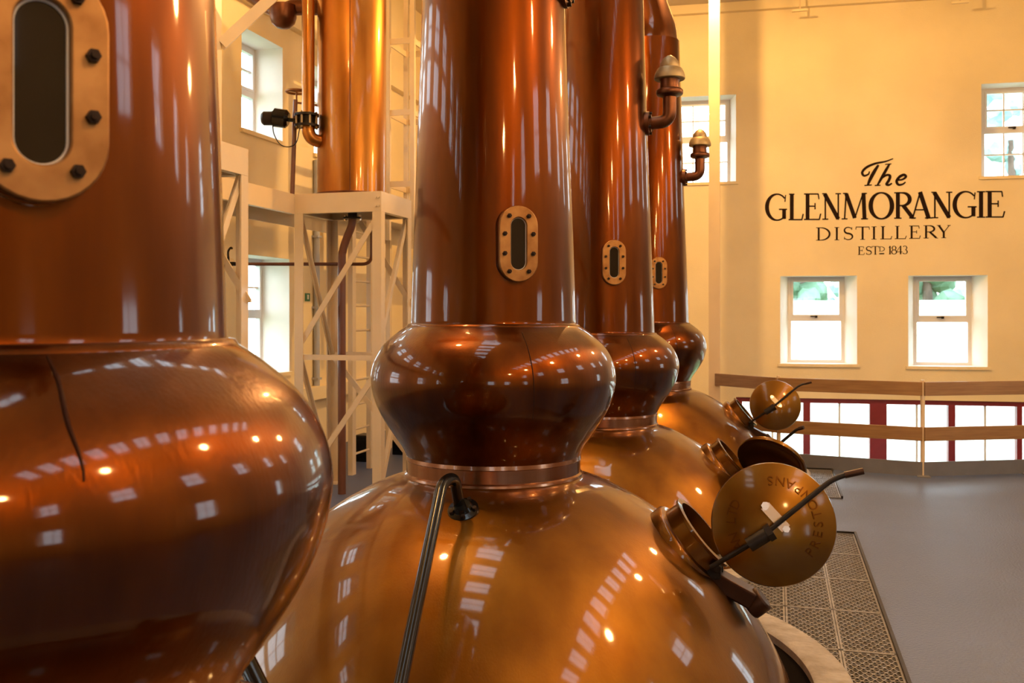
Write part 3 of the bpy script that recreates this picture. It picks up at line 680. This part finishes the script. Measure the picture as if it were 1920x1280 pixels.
# ------------------------------------------------------------------ railing at the deck edge
rl = thing('railing', 'timber board railing with white posts and grey kick plate along the deck edge', 'railing', RAIL[2])
RZ = CH - .80
for k in range(len(RAIL) - 1):
    a, b = RAIL[k], RAIL[k + 1]; nrm = Vector((b.y - a.y, -(b.x - a.x), 0)).normalized() * .035
    obj('rail_board', bar(a + nrm + Vector((0, 0, RZ - .085)), b + nrm + Vector((0, 0, RZ - .085)), .032, .165), 'timber', rl, bevel=.004)
    obj('rail_board', bar(a + nrm + Vector((0, 0, RZ - .625)), b + nrm + Vector((0, 0, RZ - .625)), .032, .165), 'timber', rl, bevel=.004)
    obj('kick_plate', bar(a + nrm * .6 + Vector((0, 0, .085)), b + nrm * .6 + Vector((0, 0, .085)), .012, .17), 'grey_plate', rl)
for p in RAIL[1:]:
    obj('rail_post', rod(p + Vector((0, 0, 0)), p + Vector((0, 0, RZ + .02)), .026, 16), 'cream_steel', rl, smooth=60)
    obj('post_foot', join(box(p.x - .07, p.x + .07, p.y - .14, p.y + .05, .0, .012)), 'grey_plate', rl)
# white stanchion at the railing's left end, up to the roof
c = RAIL[0] + Vector((-.04, .02, 0))
sc_ = thing('roof_stanchion', 'tall cream steel roof post at the left end of the railing', 'post', c)
obj('shaft', join(box(c.x - .075, c.x + .075, c.y - .05, c.y - .035, .02, ZC), box(c.x - .075, c.x + .075, c.y + .035, c.y + .05, .02, ZC), box(c.x - .012, c.x + .012, c.y - .035, c.y + .035, .02, ZC)), 'cream_steel', sc_)
obj('base_plate', box(c.x - .13, c.x + .13, c.y - .12, c.y + .12, 0, .02), 'cream_steel', sc_)
# pipe brackets hanging from the ceiling before the end wall
for (px, py), lb in (((1500, 18), 'small hanging ceiling bracket left of the lettering'), ((1800, 3), 'small hanging ceiling bracket above the right upper window')):
    p = wall_pt(*on_wall(px, py), -.55); p = P(px, py, (p - Vector((0, 0, CH))).dot(Vector((-SA, CA, 0))))
    b = thing('ceiling_bracket', lb, 'bracket', p)
    obj('stem', join(box(p.x - .012, p.x + .012, p.y - .02, p.y + .02, p.z, ZC)), 'cream_steel', b)
    obj('foot', box(p.x - .13, p.x + .13, p.y - .03, p.y + .03, p.z - .03, p.z), 'wall_paint', b)

# ------------------------------------------------------------------ condenser towers
TX0, TX1, TZ = -4.97, -3.97, 3.22
def tower(label, y0, y1, detail):
    t = thing('steel_tower', label, 'tower', ((TX0 + TX1) / 2, (y0 + y1) / 2, 0))
    W_ = .10
    def angle_post(x, y, sx, sy):                    # L section post
        pl_ = [(0, 0), (W_, 0), (W_, .014), (.014, .014), (.014, W_), (0, W_)]
        return prism([(x + sx * u, y + sy * v) for u, v in pl_], 0.0, TZ - .211)
    for x, sx in ((TX0, 1), (TX1, -1)):
        for y, sy in ((y0, 1), (y1, -1)):
            p = obj('post', angle_post(x, y, sx, sy), 'cream_steel', t)
            obj('foot_plate', box(x + sx * .05 - .1, x + sx * .05 + .1, y + sy * .05 - .1, y + sy * .05 + .1, 0, .015), 'cream_steel', p)
    for y, s in ((y0, 1), (y1, -1)):
        obj('deck_beam', join(box(TX0, TX1, min(y, y + s * .014), max(y, y + s * .014), TZ - .21, TZ), box(TX0 + .0145, TX1 - .0145, min(y + s * .0141, y + s * .07), max(y + s * .0141, y + s * .07), TZ - .21, TZ - .198)), 'cream_steel', t)
        obj('mid_rail', box(TX0 + .02, TX1 - .02, min(y + s * .014, y + s * .05), max(y + s * .014, y + s * .05), 1.45, 1.505), 'cream_steel', t)
    for x, s in ((TX0, 1), (TX1, -1)):
        obj('deck_beam', join(box(min(x, x + s * .014), max(x, x + s * .014), y0 + .0141, y1 - .0141, TZ - .2095, TZ - .0005), box(min(x + s * .0141, x + s * .07), max(x + s * .0141, x + s * .07), y0 + .0701, y1 - .0701, TZ - .21, TZ - .198)), 'cream_steel', t)
    obj('deck_plate', box(TX0 + .015, TX1 - .015, y0 + .015, y1 - .015, TZ - .012, TZ - .001), 'cream_steel', t)
    for x in (TX1 - .05, TX1 - .02):
        for z in (TZ - .06, TZ - .15): obj('bolt', rod((x - .01, y0 - .012, z), (x - .01, y0 + .005, z), .014, 8), 'cream_steel', t)
    zt, zm, zb = TZ - .22, 1.48, .05
    br = lambda p, q, a=.06, b=.012, up=(0, 1, 0): obj('brace', join(bar(p, q, a, b, up), bar(Vector(p) + Vector(up) * .02, Vector(q) + Vector(up) * .02, .012, .05, up)), 'cream_steel', t)
    f, bk, l, r = y0 + .03, y1 - .03, TX0 + .03, TX1 - .03
    br((l, f, zm + .1), (r, f, zt)); br((l + .35, bk, zt), (r + .05, bk, zm + .55)); br((l, bk, zm), (r, bk, zb + .3)); br((l, f, zb), (r, f, zm - .1))
    br((l, y0 + .05, zt), (l, y1 - .05, zm), up=(1, 0, 0)); br((l, y0 + .05, zm), (l, y1 - .05, zb), up=(1, 0, 0))
    br((r, y0 + .05, zm + .15), (r, y1 - .05, zt), up=(-1, 0, 0)); br((r, y0 + .05, zb), (r, y1 - .1, zm - .1), up=(-1, 0, 0))
    return t
TA = tower('cream steel tower nearest the first still, mostly hidden by its neck', 5.81, 6.67, 1)
TB = tower('cream braced steel tower carrying the bright copper condenser', 9.28, 10.14, 1)
# upper post and knee brace on the near tower
pa = P(398, 250, 7.35)
obj('upper_post', box(pa.x - .07, pa.x + .05, pa.y - .05, pa.y + .05, TZ, ZC), 'cream_steel', TA)
obj('knee_brace', bar(P(414, 84, 7.4), P(520, -14, 7.6), .085, .085), 'cream_steel', TA)
# narrow catwalk joining the towers along the wall side
cw = thing('catwalk', 'narrow cream steel catwalk linking the towers at deck height', 'walkway', (-5.2, 8, TZ - .21))
obj('edge_beam', join(box(TX0 - .016, TX0 - .002, 1.0, 9.28, TZ - .21, TZ), box(TX0 - .06, TX0 - .016, 1.0, 9.28, TZ - .21, TZ - .2)), 'cream_steel', cw)
obj('edge_beam', box(-5.47, -5.455, 1.0, 16.5, TZ - .26, TZ), 'cream_steel', cw)
obj('deck_plate', box(-5.455, TX0 - .06, 1.0, 16.5, TZ - .03, TZ - .018), 'cream_steel', cw)
for y in (2.5, 6.0, 12.9, 16.0): obj('support_post', box(-5.45, -5.38, y, y + .07, 0, TZ - .03), 'cream_steel', cw)
# ladder up to the catwalk
def ladder(label, X, ya, yb, z0, z1, step, wd, name='ladder', cat='ladder'):
    l = thing(name, label, cat, (X, (ya + yb) / 2, z0))
    for y in (ya, yb): obj('stringer', box(X - .03, X + .03, y - wd, y + wd, z0, z1), 'cream_steel', l)
    z = z0 + step * .8
    while z < z1 - .05:
        obj('rung', rod((X, ya, z), (X, yb, z), .014, 10), 'cream_steel', l, smooth=60); z += step
    return l
ladder('cream steel ladder standing behind the condenser tower', TX0 + .03, 10.66, 11.2, 0, TZ + .2, .30, .05)
lc_ = thing('ladder_cage', 'tall cream steel lattice cage rising behind the copper condenser', 'cage', (-4.9, 12.2, TZ))
cy0, cy1, cx0, cx1 = 11.85, 12.5, -4.97, -4.62
for x, y in ((cx0, cy0), (cx0, cy1), (cx1, cy0), (cx1, cy1)): obj('post', box(x - .03, x + .03, y - .03, y + .03, TZ - .3, ZC), 'cream_steel', lc_)
for k in range(5):
    z = 3.66 + k * .945
    for p, q in (((cx0, cy0), (cx0, cy1)), ((cx1, cy0), (cx1, cy1)), ((cx0, cy0), (cx1, cy0)), ((cx0, cy1), (cx1, cy1))):
        obj('hoop_bar', bar((*p, z), (*q, z), .02, .075), 'cream_steel', lc_)

# condenser on the tower
cc = Vector((-4.50, 9.71, TZ))
cd = thing('condenser', 'bright copper condenser column standing on the braced steel tower', 'condenser', cc)
obj('shell', shift(lathe([(.001, 0), (.375, 0), (.375, 3.9), (.30, 4.05), (.001, 4.1)], 80), cc), 'copper_bright', cd, smooth=40)
obj('base_ring', shift(lathe([(.376, 0), (.40, 0), (.40, .025), (.376, .03)], 80), cc), 'copper_dull', cd, smooth=40)
obj('seam', join(rod(cc + Vector((.14, -.352, .03)), cc + Vector((.14, -.352, 3.88)), .005, 8)), 'copper_dull', cd)
# copper water pipe with its valve at the condenser's left
ec = P(612, 268, 10.45); px_ = P(578, 240, 10.3)
wp = thing('water_pipe', 'vertical copper pipe with an elbow into the left side of the condenser', 'pipe', px_)
obj('pipe', tube(bend([P(578, -60, 10.3), P(578, 262, 10.3), ec + Vector((.05, 0, 0))], .16, 10), .068, 24), 'copper_bright', wp, smooth=60)
fz = P(575, 226, 10.3)
vf = obj('valve_body', shift(join(lathe([(.001, -.07), (.13, -.07), (.13, -.045), (.09, -.04), (.09, .04), (.13, .045), (.13, .07), (.001, .07)], 28)), fz), 'dark_iron', wp, smooth=40)
for k in range(8):
    a = 2 * math.pi * k / 8; obj('bolt', rod(fz + Vector((.112 * math.cos(a), .112 * math.sin(a), -.085)), fz + Vector((.112 * math.cos(a), .112 * math.sin(a), .085)), .012, 6), 'bronze_pale', vf)
ac = thing('valve_actuator', 'black valve actuator sticking out left of the copper pipe before the window', 'actuator', P(520, 222, 10.3))
obj('spindle', rod(P(562, 226, 10.3), P(532, 224, 10.3), .022), 'black_steel', ac, smooth=60)
obj('body', join(tube([P(541, 224, 10.3), P(536, 223, 10.3), P(514, 220, 10.3), P(511, 219, 10.3)], [.07, .10, .10, .07], 20), rod(P(522, 220, 10.3), P(516, 208, 10.3), .055, 8)), 'black_steel', ac, smooth=40)
obj('end_cap', tube([P(512, 222, 10.3), P(495, 222, 10.3), P(491, 222, 10.3)], [.075, .075, .055], 16), 'dark_iron', ac, smooth=40)
obj('cable', tube(spline([P(511, 232, 10.3), P(514, 252, 10.3), P(526, 271, 10.3), P(543, 275, 10.3), P(556, 266, 10.3), P(562, 240, 10.3)], 6), .006, 6), 'black_steel', ac, smooth=60)
p0 = P(548, 356, 10.35)
tag(obj('steel_rod', rod(Vector((p0.x, p0.y, TZ)), P(554, 187, 10.35), .024, 12), 'brown_paint', None, smooth=60, loc=p0), 'thin brown upright rod standing left of the condenser', 'rod')
hw = thing('hand_wheel', 'small dark hand wheel behind the vertical copper pipe', 'wheel', P(556, 172, 10.6))
hc = P(556, 172, 10.6); ring = [hc + Vector((.11 * math.cos(a), .11 * math.sin(a), .0)) for a in [2 * math.pi * k / 24 for k in range(25)]]
obj('rim', tube(ring, .014, 8, cap=False), 'brass_wheel', hw, smooth=60)
for k in range(3):
    a = 2 * math.pi * k / 3; obj('spoke', rod(hc, hc + Vector((.11 * math.cos(a), .11 * math.sin(a), 0)), .009, 6), 'brass_wheel', hw)
obj('stem', bend and tube([hc + Vector((0, 0, .01)), hc + Vector((0, 0, -.12)), hc + Vector((.25, .03, -.16))], .013, 8), 'brass_wheel', hw)
# overhead vapour pipe at the upper left
vp = thing('vapour_pipe', 'fat dark copper pipe with a rounded end at the top left', 'pipe', P(532, 30, 10.6))
obj('pipe', tube(bend([P(610, 14, 10.6), P(545, 14, 10.6), P(528, 26, 10.6), P(470, -10, 10.9)], .08), .085, 20), 'copper_dull', vp, smooth=60)
obj('end_cap', shift(lathe([(.001, -.15), (.07, -.14), (.125, -.09), (.145, -.03), (.145, .10), (.12, .11), (.001, .11)], 28), P(531, 28, 10.55)), 'copper_dull', vp, smooth=60)
# brown down pipe under the tower deck
f1 = P(661, 407, 10.35)
dp = thing('down_pipe', 'dark red-brown pipe running down from under the condenser deck', 'pipe', f1)
b0 = P(641, 700, 10.35)
obj('pipe', tube(spline([f1 + Vector((0, 0, .08)), f1, P(659, 424, 10.35), P(650, 447, 10.35), P(643, 470, 10.35), P(641, 500, 10.35), b0, Vector((b0.x, b0.y, 0.0))], 8), .043, 20), 'brown_paint', dp, smooth=60)
obj('flange', join(shift(lathe([(.001, -.02), (.10, -.02), (.10, .0), (.05, .005), (.05, .09), (.001, .09)], 24), f1)), 'dark_iron', dp, smooth=40)
for s in (-1, 1): obj('bolt', rod(f1 + Vector((s * .085, 0, -.035)), f1 + Vector((s * .085, 0, .02)), .016, 6), 'steel_bright', dp)
# thin service pipe behind the tower with a hose tap
t0 = P(697, 495, 10.75); t1 = P(405, 495, 10.75)
sp = thing('service_pipe', 'thin brown pipe running level behind the tower legs', 'pipe', t0)
obj('pipe', tube(bend([Vector((t0.x, t0.y, TZ - .25)), t0, t1], .11, 8), .019, 12), 'brown_paint', sp, smooth=60)
k0 = P(428, 493, 10.74)
tp = thing('hose_tap', 'small dark tap beside the near tower post', 'tap', k0)
obj('body', join(bar(k0 + Vector((-.09, 0, -.01)), k0 + Vector((.08, 0, -.01)), .05, .045), rod(k0, k0 + Vector((.0, 0, .07)), .014)), 'dark_iron', tp, bevel=.006)
obj('lever', tube(spline([k0 + Vector((0, 0, .06)), k0 + Vector((.0, 0, .13)), k0 + Vector((.03, 0, .17)), k0 + Vector((.05, 0, .16))], 5), .012, 8), 'dark_iron', tp, smooth=60)
# rain pipe, fire sign and ledge on the left wall
rp = thing('wall_pipe', 'slim blue-grey pipe running up the left wall', 'pipe', on_x(594, 735, XL + .05))
r0, r1 = on_x(594, 738, XL + .05), on_x(594, 300, XL + .05)
obj('pipe', rod(r0, r1, .042, 16), 'blue_grey', rp, smooth=60)
for z in (r0.z + .2, r0.z + 1.2, r0.z + 2.2): obj('clip', box(XL, XL + .1, r0.y - .06, r0.y + .06, z, z + .03), 'blue_grey', rp)
e0 = on_x(577, 557, XL + .008)
es = thing('exit_sign', 'tiny green safety sign on the left wall', 'sign', e0)
obj('plate', box(XL + .001, XL + .008, e0.y - .07, e0.y + .07, e0.z - .055, e0.z + .055), 'sign_green', es)
obj('symbol', box(XL + .008, XL + .010, e0.y - .015, e0.y + .03, e0.z - .03, e0.z + .035), 'sign_white', es)
struct(obj('trim_2', box(XL, XL + .12, YB, 17.0, UZ1 + .30, UZ1 + .52), 'wall_paint'))
struct(obj('trim_3', box(XL, XL + .14, YB, 17.0, LZ0 - .42, LZ0 - .24), 'wall_paint'))
bx_ = on_floor(678, 868)
for (px, py, ww, hh), lb in (((681, 866, .22, .32), 'dark box on the floor seen through the ladder'), ((749, 853, .22, .34), 'dark box on the floor left of the second still collar')):
    p = on_floor(px, py); bb = thing('floor_box', lb, 'box', p)
    obj('case', box(p.x - ww / 2, p.x + ww / 2, p.y, p.y + .25, 0, hh), 'black_steel', bb, bevel=.01)
    obj('lid', box(p.x - ww / 2 - .01, p.x + ww / 2 + .01, p.y - .01, p.y + .26, hh, hh + .03), 'dark_iron', bb, bevel=.006)

# ------------------------------------------------------------------ lamps (above the frame)
def lamp(x, y, z, n):
    l = thing('globe_lamp', 'warm hanging globe lamp above the walkway' if n == 0 else 'warm hanging globe lamp above the condensers', 'lamp', (x, y, ZC), 'walkway lamps' if n == 0 else 'condenser lamps')
    obj('flex', rod((x, y, z + .2), (x, y, ZC), .012, 8), 'dark_iron', l)
    obj('gallery', shift(lathe([(.001, .22), (.05, .21), (.09, .13), (.085, .12), (.001, .12)], 20), (x, y, z)), 'dark_iron', l, smooth=50)
    obj('globe', shift(lathe([(.001, -.13)] + [(.13 * math.sin(math.pi * k / 12), -.13 * math.cos(math.pi * k / 12)) for k in range(1, 12)] + [(.001, .13)], 20), (x, y, z)), 'lamp_glow', l, smooth=60)
for y in (-2.6, .7, 4.0, 7.3, 10.6): lamp(3.1, y, 5.05, 0)
for y in (4.3, 8.2): lamp(-3.2, y, 6.75, 1)
def shade_lamp(x, y, z, pw, label):
    l = thing('shade_lamp', label, 'lamp', (x, y, ZC))
    obj('flex', rod((x, y, z + .2), (x, y, ZC), .012, 8), 'dark_iron', l)
    obj('lamp_shade', shift(lathe([(.03, .22), (.06, .20), (.07, .12), (.20, .03), (.205, .025), (.195, .03), (.06, .11), (.001, .12)], 28), (x, y, z)), 'dark_iron', l, smooth=50)
    ld = bpy.data.lights.new('bulb_light', 'POINT'); ld.energy = pw; ld.color = LAMP_COL; ld.shadow_soft_size = .03
    lo = bpy.data.objects.new('bulb_light', ld); COL.objects.link(lo); lo.parent = l; lo.location = (0, 0, z - ZC)
    return l
shade_lamp(-.89, 12.3, 6.75, 900, 'shaded warm lamp hanging by the roof post near the end wall')

# ------------------------------------------------------------------ outside
struct(obj('ground', box(-60, 60, -60, 90, LOWER - .5, LOWER - .25), 'grass'))
def tree(label, x, y, h, r, fm, seed):
    rn = random.Random(seed); t = thing('tree', label, 'tree', (x, y, LOWER - .25), 'trees beyond the end wall')
    obj('trunk', tube([(x, y, LOWER - .25), (x + .1, y, h * .5), (x, y, h * .8)], [.3, .22, .1], 10), 'bark', t, smooth=60)
    ms = []
    for k in range(16):
        bm = bmesh.new(); rr = r * rn.uniform(.28, .5); bmesh.ops.create_icosphere(bm, subdivisions=2, radius=rr)
        c = Vector((x + rn.uniform(-.7, .7) * r, y + rn.uniform(-.6, .6) * r, h * rn.uniform(.35, 1.0)))
        ms.append(([v.co * rn.uniform(.78, 1.15) + c for v in bm.verts], [tuple(v.index for v in f.verts) for f in bm.faces])); bm.free()
    obj('crown', join(*ms), fm, t)
for k, (px, zc, h, r, fm) in enumerate([(1500, 44, 5.6, 1.5, 'foliage'), (1585, 50, 6.0, 1.5, 'foliage_pale'), (1735, 44, 5.6, 1.5, 'foliage'), (1830, 52, 6.2, 1.5, 'foliage_pale'), (1895, 40, 11.5, 1.1, 'foliage_pale'), (1960, 45, 13, 1.1, 'foliage')]):
    p = P(px, HY, zc); tree(['broad dark green tree beyond the left lower window', 'pale green tree beyond the two lower windows', 'dark green tree beyond the right lower window', 'pale green tree beside the dark one beyond the right lower window', 'tall pale tree beyond the right upper window', 'tall dark tree beyond the right upper window'][k], p.x, p.y, h, r, fm, k)
p = P(1650, HY, 30)
sh = thing('outbuilding', 'low white rendered outbuilding beyond the end wall windows', 'building', (p.x, p.y, LOWER - .25))
obj('wall', box(p.x - 9, p.x + 12, p.y, p.y + 4, LOWER - .25, CH + .35), 'white_render', sh)
obj('roof', box(p.x - 9.2, p.x + 12.2, p.y - .2, p.y + 4.2, CH + .35, CH + .45), 'white_render', sh)
